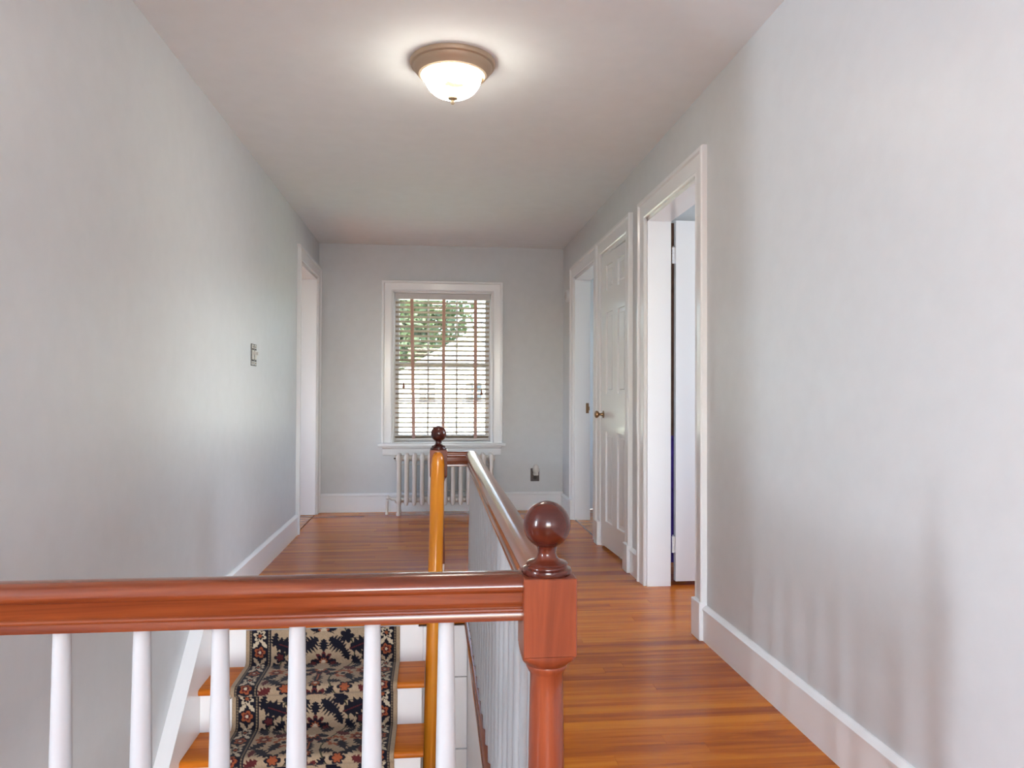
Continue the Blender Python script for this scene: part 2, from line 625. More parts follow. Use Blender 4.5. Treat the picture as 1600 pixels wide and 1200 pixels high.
b = B()
base_run(b, 'R', -2.6, D3[0] - 0.10)
base_run(b, 'R', D3[1] + 0.112, D2[0] - 0.105)
base_run(b, 'R', D1[1] + 0.105, YF)
S(b.build('baseboard_right', M['trim'], smooth=30), 'white baseboard with moulded cap along the right wall', 'baseboard')
b = B()
base_run(b, 'L', 3.50, DL[0] + 0.0)
S(b.build('baseboard_left', M['trim'], smooth=30), 'white baseboard along the left wall of the landing', 'baseboard')
b = B()
base_run(b, 'F', XL, XR)
S(b.build('baseboard_far', M['trim'], smooth=30), 'white baseboard below the window on the end wall', 'baseboard')


# ------------------------------------------------------------------ doors
def casing_leg_outline(wide, out):
    """2-D outline across the casing: (distance from the opening, projection from the wall)."""
    return [(0, 0), (0, 0.016), (0.008, 0.020), (0.016, 0.016), (0.020, 0.016), (wide - 0.026, 0.018),
            (wide - 0.020, 0.028), (wide - 0.004, 0.028), (wide, 0.022), (wide, 0)]


def mitre(root, name, pairs):
    b = B()
    A = [b.bm.verts.new(p[0]) for p in pairs]
    C = [b.bm.verts.new(p[1]) for p in pairs]
    n = len(A)
    for i in range(n):
        j = (i + 1) % n
        b.bm.faces.new((A[i], A[j], C[j], C[i]))
    b.bm.faces.new(A[::-1])
    b.bm.faces.new(C)
    return b.build(name, M['trim'], root, 30)


def door_trim(root, side, y0, y1, ztop, wn=0.105, wf=0.105, plinth_n=True, plinth_f=True):
    sx = -1 if side == 'R' else 1
    X = XR if side == 'R' else XL
    P = lambda w: casing_leg_outline(w, 0)
    # legs and head, mitred at the corners
    mitre(root, 'casing', [((X + sx * p[1], y0 - p[0], 0), (X + sx * p[1], y0 - p[0], ztop + p[0])) for p in P(wn)])
    mitre(root, 'casing', [((X + sx * p[1], y1 + p[0], 0), (X + sx * p[1], y1 + p[0], ztop + p[0])) for p in P(wf)])
    mitre(root, 'head_casing', [((X + sx * p[1], y0 - p[0], ztop + p[0]), (X + sx * p[1], y1 + p[0], ztop + p[0])) for p in P(0.105)])
    if plinth_n:
        B().box(min(X, X + sx * 0.036), max(X, X + sx * 0.036), y0 - wn * 1.02, y0 - 0.002, 0, 0.165, 0.003).build('plinth_block', M['trim'], root)
    if plinth_f:
        B().box(min(X, X + sx * 0.036), max(X, X + sx * 0.036), y1 + 0.002, y1 + wf * 1.02, 0, 0.165, 0.003).build('plinth_block', M['trim'], root)
    # jamb lining with stops
    xa, xb = (X - 0.001, X + WT + 0.002) if side == 'R' else (X - WT - 0.002, X + 0.001)
    for nm, (ya, yb) in (('jamb', (y0 - 0.001, y0 + 0.018)), ('jamb', (y1 - 0.018, y1 + 0.001))):
        B().box(xa, xb, ya, yb, 0, ztop).build(nm, M['trim'], root)
    B().box(xa, xb, y0, y1, ztop - 0.02, ztop + 0.001).build('head_jamb', M['trim'], root)
    return root


def door_slab(root, loc, rot, width, height, panels, thick=0.035):
    """Six-panel slab in the root's own axes: x along the width from the hinge, y thickness, z up."""
    us = [0] + sorted({v for p in panels for v in (p[0], p[1])}) + [width]
    b = B()
    # frame: full-height strips between panel columns, then cross rails inside the columns
    cols = sorted({(p[0], p[1]) for p in panels})
    rows = sorted({(p[2], p[3]) for p in panels})
    edge = 0
    for c in cols + [(width, width)]:
        b.box(edge, c[0], 0, thick, 0.012, height)
        edge = c[1]
    for c in cols:
        z = 0.012
        for r in rows + [(height, height)]:
            b.box(c[0], c[1], 0, thick, z, r[0])
            z = r[1]
    me = b.mesh('slab', M['trim'])
    slab = link('door_leaf', me, root)
    slab.location = loc
    slab.rotation_euler = (0, 0, rot)
    for c in cols:
        for r in rows:
            t = B()
            t.box(c[0], c[1], 0.012, thick - 0.012, r[0], r[1])
            t.box(c[0] + 0.028, c[1] - 0.028, 0.005, thick - 0.005, r[0] + 0.028, r[1] - 0.028, 0.006)
            link('panel', t.mesh('panel', M['trim']), slab)
    return slab


def knob(root, x, z, yside):
    s = yside
    b = B()
    b.lathe([(0.0, 0), (0.026, 0), (0.026, 0.004), (0.012, 0.008), (0.009, 0.02), (0.010, 0.03), (0.020, 0.036), (0.026, 0.046), (0.024, 0.056), (0.012, 0.062), (0, 0.063)], (0, 0, 0), 20, 'Y')
    me = b.mesh('knob', M['brass_dark'], 40)
    o = link('knob', me, root)
    o.location = (x, 0 if s < 0 else 0.035, z)
    o.scale = (1, s, 1)
    return o


def hinge(root, x, y, z, n):
    b = B()
    b.box(x - 0.004, x + 0.022, y - 0.003, y + 0.001, z - 0.045, z + 0.045)
    for k in range(5):
        b.lathe([(0, 0), (0.006, 0), (0.006, 0.016), (0, 0.016)], (x, y - 0.004, z - 0.045 + k * 0.0185), 10)
    b.lathe([(0, 0), (0.004, 0.002), (0, 0.008)], (x, y - 0.004, z + 0.047), 8)
    return link('hinge', b.mesh('hinge', M['trim'], 40), root)


ROWS = ((0.185, 0.80), (1.056, 1.615), (1.765, 1.94))


def panels_for(width):
    st, mid = 0.115, 0.115
    pw = (width - 2 * st - mid) / 2
    return [(st + c * (pw + mid), st + c * (pw + mid) + pw, z0, z1) for c in (0, 1) for z0, z1 in ROWS]


# near doorway: door swung open into the bedroom, hinged on the far jamb
d = S(thing('door_1', (XR, D3[0], 0), None, None), 'nearest white doorway on the right with its door swung inward', 'door')
door_trim(d, 'R', D3[0], D3[1], DOOR_H, 0.102, 0.112, plinth_f=False)
w3 = 0.775
lf = door_slab(d, (WT + 0.035, D3[1] - 0.004 - D3[0], 0.01), 0, w3, 2.025, panels_for(w3))
for z in (0.215, 1.83):
    hinge(lf, -0.014, 0.012, z, 5)
# closed closet door
d = S(thing('door_2', (XR, D2[0], 0), None, None), 'closed white six-panel door with dark knob on the right wall', 'door')
door_trim(d, 'R', D2[0], D2[1], DOOR_H, 0.105, 0.105)
w2 = D2[1] - D2[0] - 0.036
lf = door_slab(d, (0.052, 0.018, 0.006), math.pi / 2 + math.radians(2.4), w2, 2.015, panels_for(w2))
kb = knob(lf, w2 - 0.055, 0.915, 1)
for z in (0.24, 1.83):
    h = hinge(lf, 0.006, 0.0, z, 5)
    h.location = (0.0, 0.037, 0)
    h.scale = (1, -1, 1)
B().box(XR + 0.014, XR + 0.02, D2[0] + 0.016, D2[0] + 0.02, 0, DOOR_H - 0.02).build('door_stop', M['trim'], d)
# far doorway, door folded away into the room
d = S(thing('door_3', (XR, D1[0], 0), None, None), 'open white doorway on the right nearest the end wall', 'door')
door_trim(d, 'R', D1[0], D1[1], DOOR_H, 0.104, 0.104, plinth_n=False)
door_slab(d, (WT + 0.02, 0.0, 0.01), 0, 0.76, 2.02, panels_for(0.76))
sp = B().box(XR + 0.095, XR + 0.119, D1[1] - 0.021, D1[1] - 0.017, 0.90, 0.985)
sp.box(XR + 0.119, XR + 0.124, D1[1] - 0.032, D1[1] - 0.017, 0.925, 0.955)
sp.build('strike_plate', M['brass_dark'], d)
B().box(XR + 0.004, XR + 0.016, D1[0], D1[1], -0.006, 0.0035).build('threshold', M['cherry_y'], d)
# doorway in the left wall, in the far corner
d = S(thing('door_4', (XL, DL[0], 0), None, None), 'white doorway in the left wall beside the end wall', 'door')
door_trim(d, 'L', DL[0], DL[1], DOOR_H + 0.03, 0.085, 0.105, plinth_n=False, plinth_f=False)

# cloth hanging in the near bedroom, seen through the hinge gap
b = B()
pts = []
for k in range(25):
    pts.append((1.15 + k * 0.05, 4.50 + 0.025 * math.sin(k * 1.9)))
c = thing('curtain', (1.75, 4.52, 0), 'dark curtain glimpsed through the hinge gap of the near open door', 'curtain')
for nm, z0, z1, mt in (('upper_cloth', 0.80, 2.15, 'brown'), ('lower_cloth', 0.0, 0.80, 'purple')):
    t = B()
    P = [(1.32 + k * 0.04, 4.52 + 0.022 * math.sin(k * 1.7)) for k in range(26)]
    t.prism(P + [(p[0], p[1] + 0.008) for p in reversed(P)], 'Z', z0, z1)
    t.build(nm, M[mt], c, 60)

# ================================================================== window
win = S(thing('window_1', (0.065, YF, 0.6), None, None), 'white double-hung window with six-pane sashes above the radiator', 'window')
x0, x1, z0, z1 = WIN
cw = 0.098
P_W = casing_leg_outline(cw, 0)
for s, xa in ((-1, x0), (1, x1)):
    mitre(win, 'casing', [((xa + s * p[0], YF - p[1], z0 - 0.002), (xa + s * p[0], YF - p[1], z1 + p[0])) for p in P_W])
mitre(win, 'head_casing', [((x0 - p[0], YF - p[1], z1 + p[0]), (x1 + p[0], YF - p[1], z1 + p[0])) for p in P_W])
# stool and apron
B().box(x0 - 0.125, x1 + 0.125, YF - 0.055, YF + 0.06, z0 - 0.028, z0 + 0.002, 0.006, 2).build('window_sill', M['trim'], win, 30)
b = B()
b.prism([(YF - p, z) for p, z in ((0, 0.506), (0.012, 0.506), (0.016, 0.520), (0.016, 0.562), (0.028, 0.574), (0.028, 0.587), (0, 0.587))], 'X', x0 - 0.085, x1 + 0.085)
b.build('apron', M['trim'], win, 30)
# lining of the opening
b = B()
b.box(x0 - 0.001, x0 + 0.012, YF, YF + 0.2, z0, z1)
b.box(x1 - 0.012, x1 + 0.001, YF, YF + 0.2, z0, z1)
b.box(x0, x1, YF, YF + 0.2, z1 - 0.012, z1 + 0.001)
b.box(x0, x1, YF + 0.02, YF + 0.2, z0 - 0.001, z0 + 0.012)
b.build('jamb_lining', M['trim'], win)
ZM = 1.322


def sash(y0, za, zb, rail_b, rail_t):
    st = 0.042
    xa, xb = x0 + 0.012, x1 - 0.012
    b = B()
    b.box(xa, xa + st, y0, y0 + 0.034, za, zb)
    b.box(xb - st, xb, y0, y0 + 0.034, za, zb)
    b.box(xa + st, xb - st, y0, y0 + 0.034, za, za + rail_b)
    b.box(xa + st, xb - st, y0, y0 + 0.034, zb - rail_t, zb)
    s = b.build('sash', M['sash'], win)
    gx0, gx1, gz0, gz1 = xa + st, xb - st, za + rail_b, zb - rail_t
    m = 0.018
    cols = 3
    for k in range(1, cols):
        xm = gx0 + (gx1 - gx0) * k / cols
        B().box(xm - m / 2, xm + m / 2, y0 + 0.004, y0 + 0.030, gz0, gz1).build('muntin', M['sash'], s)
    zm = (gz0 + gz1) / 2
    B().box(gx0, gx1, y0 + 0.005, y0 + 0.029, zm - m / 2, zm + m / 2).build('muntin', M['sash'], s)
    for k in range(cols):
        for j in range(2):
            pa = gx0 + (gx1 - gx0) * k / cols
            pb = gx0 + (gx1 - gx0) * (k + 1) / cols
            qa = gz0 + (gz1 - gz0) * j / 2
            qb = gz0 + (gz1 - gz0) * (j + 1) / 2
            B().box(pa, pb, y0 + 0.015, y0 + 0.018, qa, qb).build('pane', M['glass'], s)


sash(YF + 0.128, ZM - 0.022, z1 - 0.012, 0.044, 0.045)
sash(YF + 0.090, z0 + 0.012, ZM + 0.024, 0.06, 0.046)

# blind inside the frame
BY = YF + 0.036
blind = thing('window_blind', (0.065, BY, z1 - 0.06), 'open white venetian blind with ladder tapes tinted mauve as if backlit in the window', 'blind')
bx0, bx1 = x0 + 0.018, x1 - 0.018
b = B().box(bx0, bx1, BY - 0.03, BY + 0.03, z1 - 0.068, z1 - 0.014, 0.002)
b.build('headrail', M['headrail'], blind)
B().box(bx0 + 0.012, bx1 - 0.006, BY - 0.026, BY + 0.026, z0 + 0.022, z0 + 0.046, 0.003).build('bottom_rail', M['headrail'], blind)
pitch = 0.0435
n_sl = 29
zt = z1 - 0.095
arc = [(-0.025, -0.0022), (-0.012, 0.0004), (0, 0.0012), (0.012, 0.0004), (0.025, -0.0022)]
prof = [(BY + p, q + 0.0028) for p, q in arc] + [(BY + p, q) for p, q in reversed(arc)]
t = B().prism(prof, 'X', bx0 + 0.006, bx1 - 0.006)
bmesh.ops.translate(t.bm, verts=t.bm.verts[:], vec=(-0.065, -BY, 0))
slat_me = t.mesh('slat', M['slat'], 40)
for k in range(n_sl):
    o = link('slat', slat_me, blind)
    o.location = (random.uniform(-0.002, 0.002), 0, zt - pitch * k - (z1 - 0.06))
    o.rotation_euler = (math.radians(-16 + random.uniform(-1.5, 1.5)), 0, 0)
for xa, xb in ((-0.215, -0.192), (0.075, 0.073), (0.363, 0.366)):
    for yy in (BY - 0.0275, BY + 0.0275):
        t = B()
        w = 0.0145
        zlo, zhi = z0 + 0.04, z1 - 0.06
        v = [t.bm.verts.new(p) for p in ((xa - w, yy - 0.0006, zhi), (xa + w, yy - 0.0006, zhi), (xb + w, yy - 0.0006, zlo), (xb - w, yy - 0.0006, zlo),
                                         (xa - w, yy + 0.0006, zhi), (xa + w, yy + 0.0006, zhi), (xb + w, yy + 0.0006, zlo), (xb - w, yy + 0.0006, zlo))]
        for f in ((0, 1, 2, 3), (7, 6, 5, 4), (0, 4, 5, 1), (1, 5, 6, 2), (2, 6, 7, 3), (3, 7, 4, 0)):
            t.bm.faces.new([v[i] for i in f])
        t.build('ladder_tape', M['tape'], blind)
for cx, cz in ((-0.283, 1.135), (0.420, 1.075)):
    B().tube([(cx, BY - 0.034, z1 - 0.06), (cx, BY - 0.034, cz + 0.02)], 0.0015, 6).build('cord', M['headrail'], blind)
    B().lathe([(0, 0), (0.011, 0.002), (0.012, 0.016), (0.007, 0.038), (0.003, 0.06), (0, 0.062)], (cx, BY - 0.036, cz - 0.03), 12).build('tassel', M['cord'], blind, 50)

# ================================================================== radiator
RY = 6.535
rad = thing('radiator', (0.1, RY, 0), 'white cast-iron column radiator under the window', 'radiator')
RX0, RSP, NR = -0.312, 0.0672, 13


def section_bm():
    b = B()
    for yy in (-0.075, 0.0, 0.075):
        b.lathe([(0.0, 0.085), (0.012, 0.09), (0.018, 0.105), (0.019, 0.14), (0.0175, 0.2), (0.0175, 0.44), (0.02, 0.49), (0.019, 0.515), (0.013, 0.53), (0, 0.534)], (0, yy, 0), 14)
    for zz, r in ((0.492, 0.027), (0.128, 0.025)):
        b.lathe([(0, -0.085), (r * 0.7, -0.08), (r, -0.055), (r, 0.055), (r * 0.7, 0.08), (0, 0.085)], (0, 0, zz), 12, 'Y')
        b.lathe([(0, -0.034), (0.024, -0.034), (0.024, 0.034), (0, 0.034)], (0, 0, zz), 12, 'X')
    return b


sec_me = section_bm().mesh('section', M['radiator'], 45)
for k in range(NR):
    o = link('section', sec_me, rad)
    o.location = (RX0 + RSP * k - 0.1, 0, 0)
for k in (0, NR - 1):
    for yy in (-0.075, 0.075):
        B().lathe([(0, 0), (0.017, 0), (0.018, 0.012), (0.013, 0.05), (0.018, 0.11), (0.018, 0.12), (0, 0.12)], (RX0 + RSP * k, RY + yy, 0), 14).build('leg', M['radiator'], rad, 45)
xe = RX0 + RSP * (NR - 1)
for zz in (0.44, 0.212):
    B().tube([(RX0, RY - 0.035, zz), (xe, RY - 0.035, zz)], 0.004, 8).build('tie_rod', M['radiator'], rad, 60)
B().tube([(RX0 - 0.01, RY, 0.135), (-0.375, RY, 0.135), (-0.395, RY, 0.15), (-0.408, RY, 0.145), (-0.414, RY, 0.125), (-0.416, RY, 0.0)], 0.0125, 10).build('supply_pipe', M['radiator'], rad, 60)
B().lathe([(0, 0), (0.018, 0), (0.02, 0.012), (0.012, 0.02), (0.006, 0.035), (0, 0.036)], (-0.405, RY, 0.135), 12).build('valve', M['radiator'], rad, 45)
B().lathe([(0, 0), (0.006, 0.0), (0.006, 0.016), (0.009, 0.02), (0, 0.028)], (RX0 - 0.045, RY - 0.02, 0.492), 10, 'X').build('bleed_valve', M['bronze_plate'], rad, 45)

# ================================================================== wall fittings
OX = 0.912
o = thing('wall_outlet', (OX, YF, 0.32), 'dark bronze outlet plate on the end wall right of the radiator', 'outlet')
B().box(OX - 0.040, OX + 0.040, YF - 0.006, YF + 0.001, 0.262, 0.380, 0.003).build('cover_plate', M['bronze_plate'], o)
for zz in (0.295, 0.347):
    B().lathe([(0, 0), (0.017, 0), (0.016, 0.004), (0, 0.004)], (OX, YF - 0.0095, zz), 16, 'Y').build('socket', M['box_dark'], o)
nl = thing('night_light', (OX + 0.004, YF - 0.01, 0.33), 'small white plug-in night light in the bronze outlet', 'night light')
b = B()
pr = []
for k in range(13):
    a = -math.pi / 2 + math.pi * k / 12
    pr.append((max(0.0, 0.030 * math.cos(a)), 0.374 + 0.047 * math.sin(a)))
b.lathe(pr, (OX + 0.004, YF - 0.038, 0), 20)
b.build('shade', M['nightlight'], nl, 60)
B().box(OX - 0.018, OX + 0.026, YF - 0.05, YF - 0.0055, 0.318, 0.344, 0.004).build('plug_body', M['nightlight'], nl)

sy0, sy1, sz0, sz1 = 4.275, 4.405, 1.216, 1.340
sw = thing('light_switch', (XL, 4.34, 1.28), 'bare metal switch box with no cover plate on the left wall', 'light switch')
b = B()
b.box(XL - 0.001, XL + 0.0012, sy0, sy1, sz0, sz1)
b.build('wall_box', M['box_dark'], sw)
for k, yy in enumerate((4.308, 4.372)):
    t = B()
    t.box(XL + 0.0012, XL + 0.004, yy - 0.024, yy + 0.024, sz0 + 0.004, sz0 + 0.026)
    t.box(XL + 0.0012, XL + 0.004, yy - 0.024, yy + 0.024, sz1 - 0.026, sz1 - 0.004)
    t.box(XL + 0.0012, XL + 0.003, yy - 0.027, yy - 0.022, sz0 + 0.004, sz1 - 0.004)
    t.build('mounting_strap', M['metal_grey'], sw)
    B().box(XL + 0.0012, XL + 0.007, yy - 0.016, yy + 0.016, sz0 + 0.034, sz1 - 0.034, 0.002).build('switch_body', M['device'], sw)
    B().box(XL + 0.006, XL + 0.020, yy - 0.005, yy + 0.005, 1.278, 1.296, 0.002).build('toggle', M['device'], sw)
    for zz in (sz0 + 0.015, sz1 - 0.015):
        B().lathe([(0, 0), (0.005, 0), (0.004, 0.002), (0, 0.0025)], (XL + 0.004, yy, zz), 8, 'X').build('screw', M['brass_dark'], sw)

dt = thing('wall_detector', (XR, 6.43, 1.95), 'small round white device high on the right wall by the corner', 'detector')
B().lathe([(0, 0.001), (0.060, 0.001), (0.060, -0.012), (0.054, -0.020), (0.030, -0.024), (0, -0.024)], (XR, 6.43, 1.93), 28, 'X').build('housing', M['trim'], dt, 40)
B().lathe([(0, 0), (0.034, 0), (0.034, -0.004), (0.026, -0.005), (0, -0.003)], (XR - 0.0235, 6.43, 1.93), 24, 'X').build('front_ring', M['headrail'], dt, 40)

# ================================================================== ceiling light
LC = (0.064, 2.972, H)
lamp = thing('ceiling_light', LC, 'flush ceiling light with nickel pan and glowing alabaster glass bowl', 'ceiling light')
B().lathe([(0, 0.001), (0.172, 0.001), (0.173, -0.006), (0.168, -0.016), (0.160, -0.020), (0.158, -0.026), (0.150, -0.038), (0.141, -0.046), (0.138, -0.052), (0.130, -0.056), (0.124, -0.054), (0.122, -0.048), (0, -0.048)], LC, 56).build('pan', M['lamp_pan'], lamp, 35)
pr = []
for k in range(15):
    a = math.pi / 2 * k / 14
    pr.append((0.117 * math.cos(a) ** 0.85 if k < 14 else 0.0, -0.050 - 0.092 * math.sin(a)))
B().lathe(pr, LC, 48).build('glass_bowl', M['bowl'], lamp, 60)
B().lathe([(0, -0.134), (0.018, -0.134), (0.021, -0.140), (0.019, -0.147), (0.009, -0.151), (0.006, -0.155), (0.009, -0.160), (0.006, -0.167), (0, -0.169)], LC, 20).build('finial', M['nickel'], lamp, 40)

# ================================================================== stairs
NSTEP = 13
stairs = thing('staircase', (-0.5, 3.0, Z_LOW), 'staircase with orange wood treads and white risers below the landing', 'staircase')
SX0, SX1 = -0.985, -0.052
y_r0 = Y_TOP + NOSE                               # face of the top riser
for k in range(NSTEP + 1):
    yf = y_r0 - RUN * k
    zt_ = -RISE * k
    B().box(SX0, SX1 - 0.02, yf, yf + 0.02, zt_ - RISE - 0.001, zt_ - (0.026 if k else 0.020)).build('riser', M['trim'], stairs)
    if k:
        prn = nosing_outline(zt_, yf - NOSE, yf + RUN + 0.0)
        B().prism(prn, 'X', SX0, SX1 + 0.012).build('tread', M['tread'], stairs, 40)
# wall skirt with its moulded cap, following the stairs on the left
sl = RISE / RUN


def skirt_line(yv):
    return (yv - (Y_TOP - RUN)) * sl - RISE        # line through the nosings


ya, yb = 0.9, 3.40
t = B()
up = 0.0


def cap_line(yv):
    return 0.035 + 0.96 * (yv - 3.28)


t.prism([(ya, cap_line(ya) - 0.55), (ya, cap_line(ya)), (yb, cap_line(yb)), (3.505, 0.140), (3.505, -0.30)], 'X', XL + 0.0005, SX0)
t.build('skirt_board', M['trim'], stairs)
t = B()
t.prism([(ya, cap_line(ya)), (ya, cap_line(ya) + 0.024), (yb, cap_line(yb) + 0.024), (3.51, 0.160), (3.51, 0.136), (yb, cap_line(yb))], 'X', XL + 0.0005, SX0 + 0.008)
t.build('skirt_cap', M['trim'], stairs)
# white stringer closing the open side
prs = [(0.5, skirt_line(0.5) - 0.40), (Y_TOP + 0.05, skirt_line(Y_TOP + 0.05) - 0.40), (Y_TOP + 0.05, -0.03)]
z = -0.03
for k in range(NSTEP):
    yk = y_r0 - RUN * k
    prs.append((yk, -RISE * k - 0.03))
    prs.append((yk, -RISE * (k + 1) - 0.03))
prs = prs[:2] + [(Y_TOP + 0.05, -0.03)] + prs[3:]
prs.append((0.5, prs[-1][1]))
B().prism(prs, 'X', SX1 - 0.02, SX1).build('stringer', M['trim'], stairs)
# white boards under the landing beside the stairs
for za, zb in ((-0.270, -0.031), (-0.606, -0.274), (-1.0, -0.612), (Z_LOW, -1.004)):
    B().box(SX1 if za > -0.272 else SX1 - 0.05, WELL_X + 0.016, y_r0 + 0.004, y_r0 + 0.022, za, zb, 0.002).build('landing_panel', M['trim'], stairs)

# ------------------------------------------------------------------ runner carpet
RUX0, RUX1 = -0.853, -0.157
path = []
off = 0.009
NS_RUN = 7
path.append((y_r0 - off, -0.022))
for k in range(NS_RUN):
    yf = y_r0 - RUN * k
    zb_ = -RISE * (k + 1)
    # down the riser, softly turned out on to the tread below
    for q in range(1, 9):
        path.append((yf - off, -RISE * k - 0.032 + (zb_ + 0.02 + off - (-RISE * k - 0.032)) * q / 8))
    for q in range(1, 5):
        a = math.pi / 2 * q / 4
        path.append((yf - off - 0.02 * (1 - math.cos(a)), zb_ + off + 0.02 - 0.02 * math.sin(a)))
    ye = yf - RUN - NOSE + 0.012
    y_s = yf - off - 0.02
    for q in range(1, 9):
        path.append((y_s + (ye - y_s) * q / 8, zb_ + off))
    rr = 0.014 + off
    for q in range(1, 9):
        a = math.pi * q / 8
        path.append((ye - rr * math.sin(a), zb_ - 0.014 + rr * math.cos(a) + 0.0))
    path.append((yf - RUN - off, zb_ - 0.040))
path = np.array(path)
seg_len = np.r_[0, np.cumsum(np.hypot(*np.diff(path, axis=0).T))]
total = seg_len[-1]
PERIOD = total / NS_RUN
NV = int(total / 0.0031)
NU = 220
vv = np.linspace(0, total, NV)
py = np.interp(vv, seg_len, path[:, 0])
pz = np.interp(vv, seg_len, path[:, 1])
uu = np.linspace(RUX0, RUX1, NU)
UC = (RUX0 + RUX1) / 2
HALF = (RUX1 - RUX0) / 2

U, V = np.meshgrid(np.abs(uu - UC), vv % PERIOD, indexing='xy')
Usigned = np.meshgrid(uu - UC, vv, indexing='xy')[0]
BEIGE, NAVY, MAROON = (0.35, 0.262, 0.178), (0.010, 0.010, 0.018), (0.085, 0.018, 0.020)
RUST, CREAM, STEM = (0.27, 0.075, 0.032), (0.50, 0.42, 0.31), (0.05, 0.05, 0.03)
img = np.empty(U.shape + (3,))
img[:] = BEIGE
P_ = PERIOD


def wrapd(v0):
    d_ = V - v0
    return (d_ + P_ / 2) % P_ - P_ / 2


def paint(mask, colr):
    img[mask] = colr


def leaf(cu, cv, ang, ln, wd, colr=NAVY, teeth=5, amp=0.35, vein=None):
    du, dv = U - cu, wrapd(cv)
    ca, sa = math.cos(ang), math.sin(ang)
    a, p = du * ca + dv * sa, -du * sa + dv * ca
    t_ = a / ln
    lim = wd * np.clip(1 - t_ * t_, 0, 1) * (1 + amp * np.sin(t_ * teeth * math.pi))
    m_ = (np.abs(t_) < 1) & (np.abs(p) < lim)
    paint(m_, colr)
    if vein:
        paint(m_ & (np.abs(p) < 0.0022) & (t_ < 0.5), vein)


def flower(cu, cv, R, petals, c1, c2=None, c3=None, rot=0.0, sharp=0.45):
    du, dv = U - cu, wrapd(cv)
    r, th = np.hypot(du, dv), np.arctan2(dv, du) + rot
    rim = R * (1 - sharp + sharp * np.abs(np.cos(petals * th / 2)))
    paint(r < rim, c1)
    if c2:
        paint(r < rim * 0.62, c2)
    if c3:
        paint(r < R * 0.25, c3)


def palmette(cv, R, up_):
    du, dv = U, wrapd(cv) * up_
    r, th = np.hypot(du, dv), np.arctan2(du, dv)
    rim = R * (0.55 + 0.45 * np.abs(np.cos(th * 4.5))) * (np.abs(th) < 1.9)
    paint(r < rim, NAVY)
    paint((r < rim) & (r > 0.75 * rim) & (np.abs(th) < 1.2), MAROON)
    paint((r < rim * 0.42), RUST)
    paint((r < rim * 0.25), CREAM)


def stem(f, v0, v1, wdt=0.0032):
    w_ = (V - v0) % P_
    span = (v1 - v0) % P_ or P_
    t_ = w_ / span
    c_ = f(t_)
    paint((w_ < span) & (np.abs(U - c_) < wdt * (1 + 0.6 * np.abs(np.gradient(c_, axis=0)) / (vv[1] - vv[0]))), STEM)


p_ = lambda k: k * P_
stem(lambda t_: 0.095 + 0.045 * np.sin(2 * math.pi * t_), 0, 0, 0.003)
stem(lambda t_: 0.14 + 0.06 * t_, p_(0.10), p_(0.38))
stem(lambda t_: 0.16 + 0.055 * np.sin(math.pi * t_), p_(0.55), p_(0.85))
palmette(p_(0.02), 0.062, -1)
palmette(p_(0.50), 0.070, 1)
palmette(p_(0.34), 0.050, -1)
leaf(0.0, p_(0.17), math.pi / 2, 0.03, 0.020, NAVY)
flower(0.045, p_(0.36), 0.024, 5, NAVY, MAROON)
leaf(0.0, p_(0.72), math.pi / 2, 0.042, 0.020, NAVY, vein=RUST)
flower(0.0, p_(0.84), 0.032, 9, NAVY, RUST, CREAM)
leaf(0.062, p_(0.16), 0.7, 0.050, 0.031, NAVY, 7, 0.45)
leaf(0.058, p_(0.40), -0.6, 0.030, 0.017, NAVY, 5)
flower(0.105, p_(0.08), 0.034, 5, NAVY, None)
flower(0.105, p_(0.62), 0.044, 8, RUST, BEIGE, NAVY, 0.2, 0.3)
leaf(0.135, p_(0.70), 1.2, 0.040, 0.020, NAVY, 5)
leaf(0.075, p_(0.80), 0.3, 0.034, 0.017, NAVY, 5)
leaf(0.170, p_(0.17), -0.35, 0.060, 0.034, NAVY, 5, 0.3, vein=MAROON)
flower(0.195, p_(0.28), 0.028, 5, NAVY, MAROON)
leaf(0.150, p_(0.34), 0.9, 0.036, 0.019, NAVY, 5)
leaf(0.205, p_(0.40), -1.0, 0.036, 0.020, NAVY, 5)
leaf(0.125, p_(0.48), 0.4, 0.034, 0.018, MAROON, 5)
flower(0.190, p_(0.55), 0.036, 7, RUST, MAROON, BEIGE)
leaf(0.205, p_(0.67), 0.8, 0.042, 0.020, NAVY, 5)
leaf(0.175, p_(0.80), -0.8, 0.046, 0.022, NAVY, 5, 0.4)
flower(0.125, p_(0.90), 0.034, 6, NAVY, RUST)
leaf(0.210, p_(0.93), 0.5, 0.034, 0.018, MAROON, 5)
leaf(0.060, p_(0.94), -0.9, 0.030, 0.015, NAVY, 5)
leaf(0.100, p_(0.26), 1.1, 0.034, 0.018, NAVY, 5)
leaf(0.218, p_(0.10), 1.3, 0.034, 0.015, NAVY, 5)
leaf(0.215, p_(0.80), 1.5, 0.030, 0.013, MAROON, 5)
leaf(0.055, p_(0.62), -0.4, 0.030, 0.014, NAVY, 5)
leaf(0.150, p_(0.43), -0.5, 0.028, 0.013, NAVY, 5)
# side borders: dark band of rosettes between striped guards
BI, BO = 0.236, 0.330
band = (U > BI) & (U < BO)
paint(band, NAVY)
bc = (BI + BO) / 2 + 0.002


def in_border(fn):
    keep = img.copy()
    fn()
    img[~((U > BI + 0.016) & (U < BO - 0.012))] = keep[~((U > BI + 0.016) & (U < BO - 0.012))]


